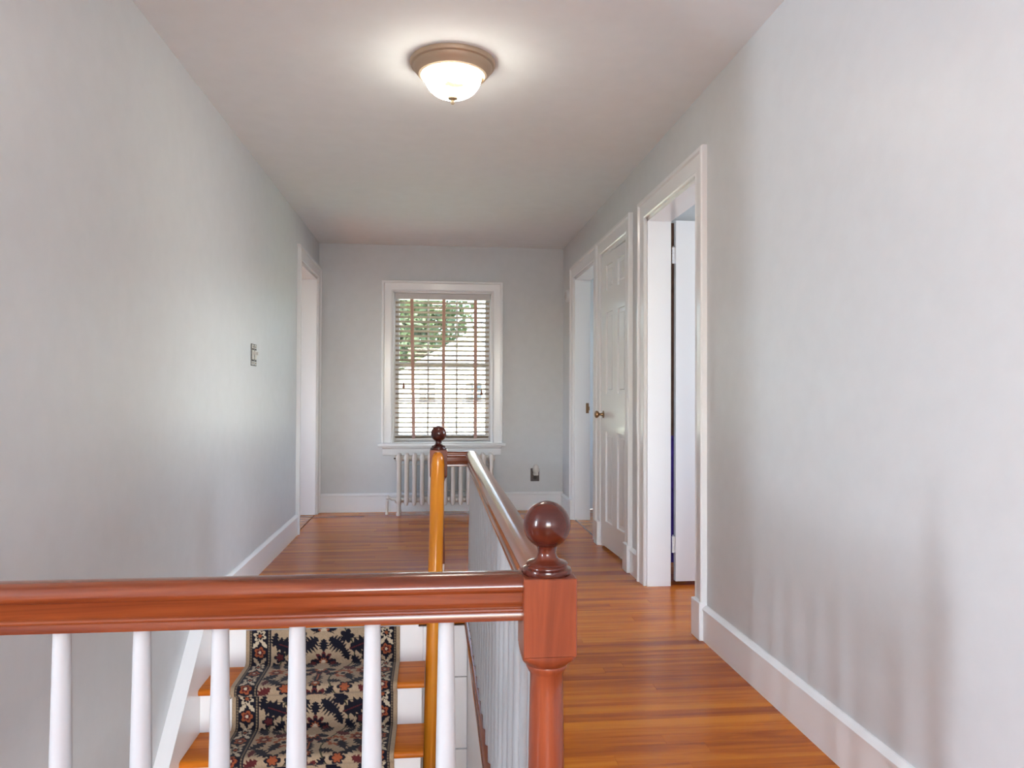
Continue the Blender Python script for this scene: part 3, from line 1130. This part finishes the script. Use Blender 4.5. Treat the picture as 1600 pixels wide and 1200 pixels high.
def border_motifs():
    for q in range(3):
        v0 = p_(0.06 + q / 3)
        flower(bc, v0, 0.030, 6, CREAM, NAVY, RUST, 0.3, 0.5)
        leaf(bc + 0.018, v0 + p_(0.085), 0.9, 0.022, 0.009, CREAM, 3, 0.2)
        leaf(bc - 0.018, v0 + p_(0.085), -0.9, 0.022, 0.009, CREAM, 3, 0.2)
        flower(bc, v0 + p_(0.165), 0.026, 5, RUST, MAROON, CREAM, 0.6, 0.4)
        leaf(bc + 0.016, v0 + p_(0.25), -0.9, 0.020, 0.008, BEIGE, 3, 0.2)
        leaf(bc - 0.016, v0 + p_(0.25), 0.9, 0.020, 0.008, BEIGE, 3, 0.2)


in_border(border_motifs)
guard = 0.5 + 0.5 * np.sign(np.sin(V * 2 * math.pi / 0.012))
for g0, g1 in ((BI + 0.007, BI + 0.0125), (BO - 0.0085, BO - 0.004)):
    m_ = (U > g0) & (U < g1)
    img[m_] = np.where(guard[m_][:, None] > 0.5, np.array((0.20, 0.15, 0.10)), np.array((0.08, 0.06, 0.045)))
paint(U > BO + 0.001, (0.36, 0.27, 0.18))
img *= rng.uniform(0.86, 1.12, U.shape)[..., None]

me = bpy.data.meshes.new('runner')
X3 = np.broadcast_to(uu[None, :], (NV, NU))
thick_edge = np.clip((HALF - np.abs(uu - UC)) / 0.004, 0, 1)
nrm_y = np.gradient(pz, vv)
nrm_z = -np.gradient(py, vv)
co = np.empty((NV, NU, 3))
co[..., 0] = X3
co[..., 1] = py[:, None] - (1 - thick_edge)[None, :] * 0.004 * (-nrm_y[:, None]) * -1
co[..., 2] = pz[:, None]
top = co.reshape(-1, 3)
idx = np.arange(NV * NU).reshape(NV, NU)
quads = np.stack([idx[:-1, :-1], idx[:-1, 1:], idx[1:, 1:], idx[1:, :-1]], -1).reshape(-1, 4)
# thin side edges so the runner has a body
base_off = 0.007
inn = np.stack([np.zeros(NV), nrm_y * 0, nrm_z * 0], 1)
tang_y, tang_z = np.gradient(py, vv), np.gradient(pz, vv)
ny, nz_ = tang_z, -tang_y                                    # points out of the stairs
flip = np.where((ny * -1 + nz_ * 1) >= 0, 1.0, -1.0)
ny, nz_ = ny * flip, nz_ * flip
nb = NV * NU
sideL = np.stack([np.full(NV, RUX0), py - ny * base_off, pz - nz_ * base_off], 1)
sideR = np.stack([np.full(NV, RUX1), py - ny * base_off, pz - nz_ * base_off], 1)
verts = np.vstack([top, sideL, sideR])
iL = nb + np.arange(NV)
iR = nb + NV + np.arange(NV)
qL = np.stack([iL[:-1], idx[:-1, 0], idx[1:, 0], iL[1:]], -1)
qR = np.stack([idx[:-1, -1], iR[:-1], iR[1:], idx[1:, -1]], -1)
faces = np.vstack([quads, qL, qR])
me.vertices.add(len(verts))
me.vertices.foreach_set('co', verts.ravel())
me.loops.add(faces.size)
me.loops.foreach_set('vertex_index', faces.ravel().astype(np.int32))
me.polygons.add(len(faces))
me.polygons.foreach_set('loop_start', (np.arange(len(faces)) * 4).astype(np.int32))
me.polygons.foreach_set('use_smooth', np.ones(len(faces), bool))
me.update(calc_edges=True)
ca_ = me.color_attributes.new('weave', 'FLOAT_COLOR', 'POINT')
cols = np.ones((len(verts), 4))
cols[:nb, :3] = img.reshape(-1, 3)
cols[nb:, :3] = (0.30, 0.22, 0.15)
ca_.data.foreach_set('color', cols.ravel())
m, nt, bs = new_mat('woven_runner')
at_ = nt.nodes.new('ShaderNodeAttribute')
at_.attribute_name = 'weave'
nt.links.new(at_.outputs['Color'], bs.inputs['Base Color'])
bs.inputs['Roughness'].default_value = 0.95
bs.inputs['Specular IOR Level'].default_value = 0.05
bs.inputs['Sheen Weight'].default_value = 0.15
me.materials.append(m)
run = bpy.data.objects.new('stair_runner', me)
COL.objects.link(run)
tag(run, 'beige floral carpet runner with dark borders laid down the stairs', 'carpet runner')

# ================================================================== newel posts and railings
def square_turned(b, cx, cy, half, z0, z1, chamfer=0.0):
    b.box(cx - half, cx + half, cy - half, cy + half, z0, z1, 0.0015)


def lamb_tongue(b, cx, cy, half, z_hi, drop, r):
    """Square block easing down into a round neck."""
    n = 32
    rings = []
    for k in range(6):
        t_ = k / 5
        ring = []
        for i in range(n):
            a = 2 * math.pi * (i + 0.5) / n
            m_ = max(abs(math.cos(a)), abs(math.sin(a)))
            sq = half / m_
            rad_ = sq + (min(sq, r) - sq) * (math.sin(t_ * math.pi / 2))
            rad_ = min(sq, half * (1.414 - 0.414 * math.sin(t_ * math.pi / 2))) * (1 - t_ ** 3) + r * t_ ** 3
            rad_ = min(rad_, sq)
            ring.append(b.bm.verts.new((cx + rad_ * math.cos(a), cy + rad_ * math.sin(a), z_hi - drop * t_)))
        rings.append(ring)
    for A, C in zip(rings, rings[1:]):
        for i in range(n):
            j = (i + 1) % n
            b.bm.faces.new((A[i], A[j], C[j], C[i]))
    b.bm.faces.new(rings[0])
    b.bm.faces.new(rings[-1][::-1])


def newel(cx, cy, dz, z_base, label, base_block=True):
    t = thing('newel_post', (cx, cy, z_base), label, 'newel post', 'newel posts of the landing railing')
    h = 0.0405
    zt2 = 0.783 + dz
    b = B()
    square_turned(b, cx, cy, h, 0.665 + dz, zt2)
    lamb_tongue(b, cx, cy, h, 0.6655 + dz, 0.024, 0.0275)
    b.build('block', M['cherry_z'], t, 35)
    # ring and tapering shaft
    b = B()
    b.lathe([(0, 0.650), (0.0285, 0.650), (0.0315, 0.644), (0.0315, 0.640), (0.0285, 0.634), (0.0255, 0.630),
             (0.0262, 0.60), (0.0285, 0.45), (0.0315, 0.30), (0.0315, 0.245), (0, 0.245)], (cx, cy, dz), 28)
    b.build('shaft', M['cherry_z'], t, 40)
    b = B()
    square_turned(b, cx, cy, h if base_block else 0.031, z_base, 0.25 + dz)
    b.build('foot_block', M['cherry_z'], t)
    # turned finial base and ball
    b = B()
    b.lathe([(0, 0.0), (0.0375, 0.0), (0.0392, 0.004), (0.0378, 0.009), (0.0325, 0.0112), (0.0318, 0.0135), (0.0330, 0.016), (0.0305, 0.0187),
             (0.0215, 0.0215), (0.0160, 0.026), (0.0142, 0.033), (0.0155, 0.041), (0.018, 0.046), (0, 0.048)], (cx, cy, zt2 - 0.0005), 32)
    b.build('finial_base', M['cherry_ball'], t, 45)
    pr = [(0.0368 * math.sin(math.pi * k / 20), 0.0368 - 0.0368 * math.cos(math.pi * k / 20)) for k in range(21)]
    pr[0] = (0, 0)
    pr[-1] = (0, 0.0736)
    b = B()
    b.lathe(pr, (cx, cy, zt2 + 0.0385), 36)
    b.build('ball', M['cherry_ball'], t, 80)
    return t


NX = 0.1745
newel(NX, Y_FRONT, 0.0, 0.0, 'reddish cherry newel post with round ball top at the front railing corner')
BX, BYP = 0.017, Y_TOP + 0.043
newel(BX, BYP, 0.014, 0.002, 'dark newel post with ball top at the head of the stairs', base_block=False)
# tall golden post standing in front of it, down into the stairwell
PX, PYc = 0.010, BYP - 0.0405 - 0.022
post = thing('support_post', (PX, PYc, Z_LOW), 'tall golden varnished half-round post rising from the stairwell', 'post')
b = B()
n = 14
outl = [(-0.0335, 0.021)]
for k in range(n + 1):
    a = math.pi + math.pi * k / n
    outl.append((0.0335 * math.cos(a), 0.006 + 0.030 * math.sin(a)))
outl.append((0.0335, 0.021))
lv = []
TOPZ = 0.79
lean = 0.024
for zz, s, dy in ((Z_LOW, 1.08, 0), (-0.66, 1.08, 0), (0.62, 0.97, 0), (0.73, 0.95, 0.001), (0.765, 0.80, 0.005), (0.782, 0.58, 0.010), (TOPZ, 0.30, 0.016)):
    sh = lean * (min(max((zz + 0.66) / 1.3, 0), 1.1) - 1.0)
    lv.append([b.bm.verts.new((PX + sh + 0.002 + s * p[0], PYc + max(min(p[1] + dy, 0.021), -1), zz)) for p in outl])
for A, C in zip(lv, lv[1:]):
    m2 = len(A)
    for i in range(m2):
        j = (i + 1) % m2
        b.bm.faces.new((A[i], A[j], C[j], C[i]))
b.bm.faces.new(lv[0][::-1])
b.bm.faces.new(lv[-1])
b.build('shaft', M['golden'], post, 40)
B().box(PX - lean - 0.045, PX - lean + 0.045, PYc - 0.04, PYc + 0.03, Z_LOW, Z_LOW + 0.12, 0.004).build('foot_block', M['golden'], post)

RZ = 0.717
RAIL = [(0.0, 0.070), (0.010, 0.0692), (0.019, 0.0665), (0.026, 0.0615), (0.0297, 0.0545), (0.030, 0.049), (0.0285, 0.0455), (0.0262, 0.0435), (0.0252, 0.038),
        (0.0247, 0.030), (0.0232, 0.0225), (0.0215, 0.0195), (0.0240, 0.0180), (0.0250, 0.0155), (0.0240, 0.0130), (0.0215, 0.0118), (0.0225, 0.0095), (0.0225, 0.0)]
RAIL_P = [(p, q + RZ) for p, q in RAIL] + [(-p, q + RZ) for p, q in reversed(RAIL[1:])]


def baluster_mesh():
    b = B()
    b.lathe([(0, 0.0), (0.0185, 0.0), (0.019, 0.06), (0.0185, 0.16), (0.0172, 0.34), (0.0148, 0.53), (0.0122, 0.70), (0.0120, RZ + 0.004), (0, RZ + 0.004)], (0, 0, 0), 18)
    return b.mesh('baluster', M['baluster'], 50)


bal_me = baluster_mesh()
fr_ = thing('front_railing', (-0.4, Y_FRONT, 0.002), 'railing in the foreground with cherry handrail and white balusters', 'railing', 'landing railings')
B().prism([(Y_FRONT + p, q) for p, q in RAIL_P], 'X', XL + 0.001, NX - 0.0405).build('handrail', M['cherry_x'], fr_, 28)
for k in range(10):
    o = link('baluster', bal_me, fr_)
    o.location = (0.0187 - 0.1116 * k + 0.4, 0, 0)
B().box(XL + 0.001, NX - 0.0405, Y_FRONT - 0.03, Y_FRONT + 0.03, 0.002, 0.02, 0.003).build('shoe_rail', M['cherry_x'], fr_)

sd = thing('side_railing', (NX, 2.3, 0.002), 'level side railing with glossy handrail running back to the stair head', 'railing', 'landing railings')
YC = BYP
t = B().prism([(NX - 0.002 + p, q + 0.002) for p, q in RAIL_P], 'Y', Y_FRONT + 0.0405, YC + 0.030)
t.build('handrail', M['cherry_y'], sd, 28)
B().prism([(YC + p * 0.999, q + 0.0018) for p, q in RAIL_P], 'X', BX + 0.0405, NX - 0.002).build('return_rail', M['cherry_x'], sd, 28)
nb_ = 21
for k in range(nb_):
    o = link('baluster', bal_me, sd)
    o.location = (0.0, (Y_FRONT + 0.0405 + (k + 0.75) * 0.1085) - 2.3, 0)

# ================================================================== outdoors beyond the window
b = B().box(-60, 60, YF + 1.5, 90, -3.4, -3.0)
S(b.build('ground', M['lawn']), 'green lawn outside beyond the window', 'lawn')
HY = 28.0
house = thing('neighbour_house', (3.5, HY, -3.0), 'white clapboard house with sloping gable seen through the blinds', 'house')
ridge_x, ridge_z, eave_l, slope = 4.2, 5.1, -3.6, 0.585
eave_z = ridge_z - slope * (ridge_x - eave_l)
eave_r = ridge_x + (ridge_x - eave_l)
b = B()
b.prism([(eave_l + 0.3, -3.0), (eave_r - 0.3, -3.0), (eave_r - 0.3, eave_z), (ridge_x, ridge_z - 0.18), (eave_l + 0.3, eave_z)], 'Y', HY + 0.03, HY + 8)
b.build('wall', M['siding'], house)
zz = -2.9
k = 0
while zz < ridge_z - 0.4:
    zc = zz + 0.2
    if zc < eave_z:
        xa, xb = eave_l + 0.28, eave_r - 0.28
    else:
        xa = eave_l + 0.3 + (zc - eave_z) / slope
        xb = eave_r - 0.3 - (zc - eave_z) / slope
    if xb - xa > 0.2:
        B().prism([(HY + 0.03, zz), (HY - 0.012, zz), (HY + 0.01, zz + 0.2), (HY + 0.03, zz + 0.2)], 'X', xa, xb).build('clapboard', M['siding'], house)
    zz += 0.2
for s in (-1, 1):
    t = B()
    ex = ridge_x + s * (ridge_x - eave_l + 0.25)
    ez = ridge_z - slope * (ridge_x - eave_l + 0.25)
    t.prism([(ridge_x, ridge_z), (ex, ez), (ex, ez - 0.16), (ridge_x, ridge_z - 0.16)], 'Y', HY - 0.35, HY + 8.3)
    t.build('roof', M['shingle'], house)
for xa, xb, za, zb in ((-0.60, 0.0, 0.72, 1.46), (1.16, 1.76, 0.72, 1.46), (3.2, 3.9, 0.6, 1.7)):
    f = B()
    f.box(xa - 0.06, xb + 0.06, HY - 0.03, HY + 0.02, za - 0.06, za)
    f.box(xa - 0.06, xb + 0.06, HY - 0.03, HY + 0.02, zb, zb + 0.06)
    f.box(xa - 0.06, xa, HY - 0.03, HY + 0.02, za, zb)
    f.box(xb, xb + 0.06, HY - 0.03, HY + 0.02, za, zb)
    f.box((xa + xb) / 2 - 0.02, (xa + xb) / 2 + 0.02, HY - 0.025, HY + 0.02, za, zb)
    f.box(xa, xb, HY - 0.025, HY + 0.02, (za + zb) / 2 - 0.02, (za + zb) / 2 + 0.02)
    wo = f.build('window', M['siding'], house)
    for xc, xd in ((xa, (xa + xb) / 2 - 0.02), ((xa + xb) / 2 + 0.02, xb)):
        for zc, zd in ((za, (za + zb) / 2 - 0.02), ((za + zb) / 2 + 0.02, zb)):
            B().box(xc, xd, HY - 0.018, HY + 0.015, zc, zd).build('pane', M['house_pane'], wo)
# lower lean-to roof in front of the house
lean_to = B()
lean_to.prism([(HY - 0.02, 0.42), (HY - 4.2, -0.85), (HY - 4.2, -1.0), (HY - 0.02, 0.28)], 'X', -6, 9)
lean_to.build('porch_roof', M['shingle'], house)
B().box(-5.8, 8.8, HY - 4.0, HY - 0.02, -3.0, -0.86).build('porch_wall', M['siding'], house)


def tree(cx, cy, zt_, rad_, hgt, n_leaf, label, mat, seed):
    r_ = np.random.default_rng(seed)
    t = thing('tree', (cx, cy, -3.0), label, 'tree', 'trees beyond the neighbouring house')
    tr = B()
    tr.lathe([(0, 0), (0.35, 0), (0.26, 1.5), (0.20, zt_ + 3.0), (0.08, zt_ + 3.0 + hgt * 0.5), (0, zt_ + 3.0 + hgt * 0.6)], (cx, cy, -3.0), 10)
    tr.build('trunk', M['bark'], t, 60)
    c0 = r_.normal(size=(26, 3))
    c0 /= np.linalg.norm(c0, axis=1)[:, None]
    c0 *= r_.uniform(0.3, 0.85, (26, 1))
    cl = c0[r_.integers(0, 26, n_leaf)] + r_.normal(scale=0.17, size=(n_leaf, 3))
    pos = cl * np.array((rad_, rad_, hgt / 2)) + np.array((cx, cy, zt_ + hgt / 2))
    a = r_.normal(size=(n_leaf, 3))
    a /= np.linalg.norm(a, axis=1)[:, None]
    c_ = np.cross(a, r_.normal(size=(n_leaf, 3)))
    c_ /= np.linalg.norm(c_, axis=1)[:, None]
    sz = r_.uniform(0.16, 0.32, (n_leaf, 1))
    vts = np.stack([pos - a * sz, pos + c_ * sz * 0.5, pos + a * sz, pos - c_ * sz * 0.5], 1).reshape(-1, 3)
    m_ = bpy.data.meshes.new('foliage')
    m_.from_pydata((vts - np.array((cx, cy, -3.0))).tolist(), [], np.arange(n_leaf * 4).reshape(-1, 4).tolist())
    m_.materials.append(mat)
    f = link('foliage', m_, t)
    f['kind'] = 'stuff'
    return t


tree(-2.2, 41, -1.5, 4.6, 13, 11000, 'leafy green tree rising behind the house gable', M['leaf'], 1)
tree(13.0, 50, -1.0, 5.0, 15, 8000, 'bright green tree farther right behind the house', M['leaf2'], 2)
tree(-17.0, 46, -1.5, 5.0, 13, 7000, 'green tree far left behind the house', M['leaf'], 3)
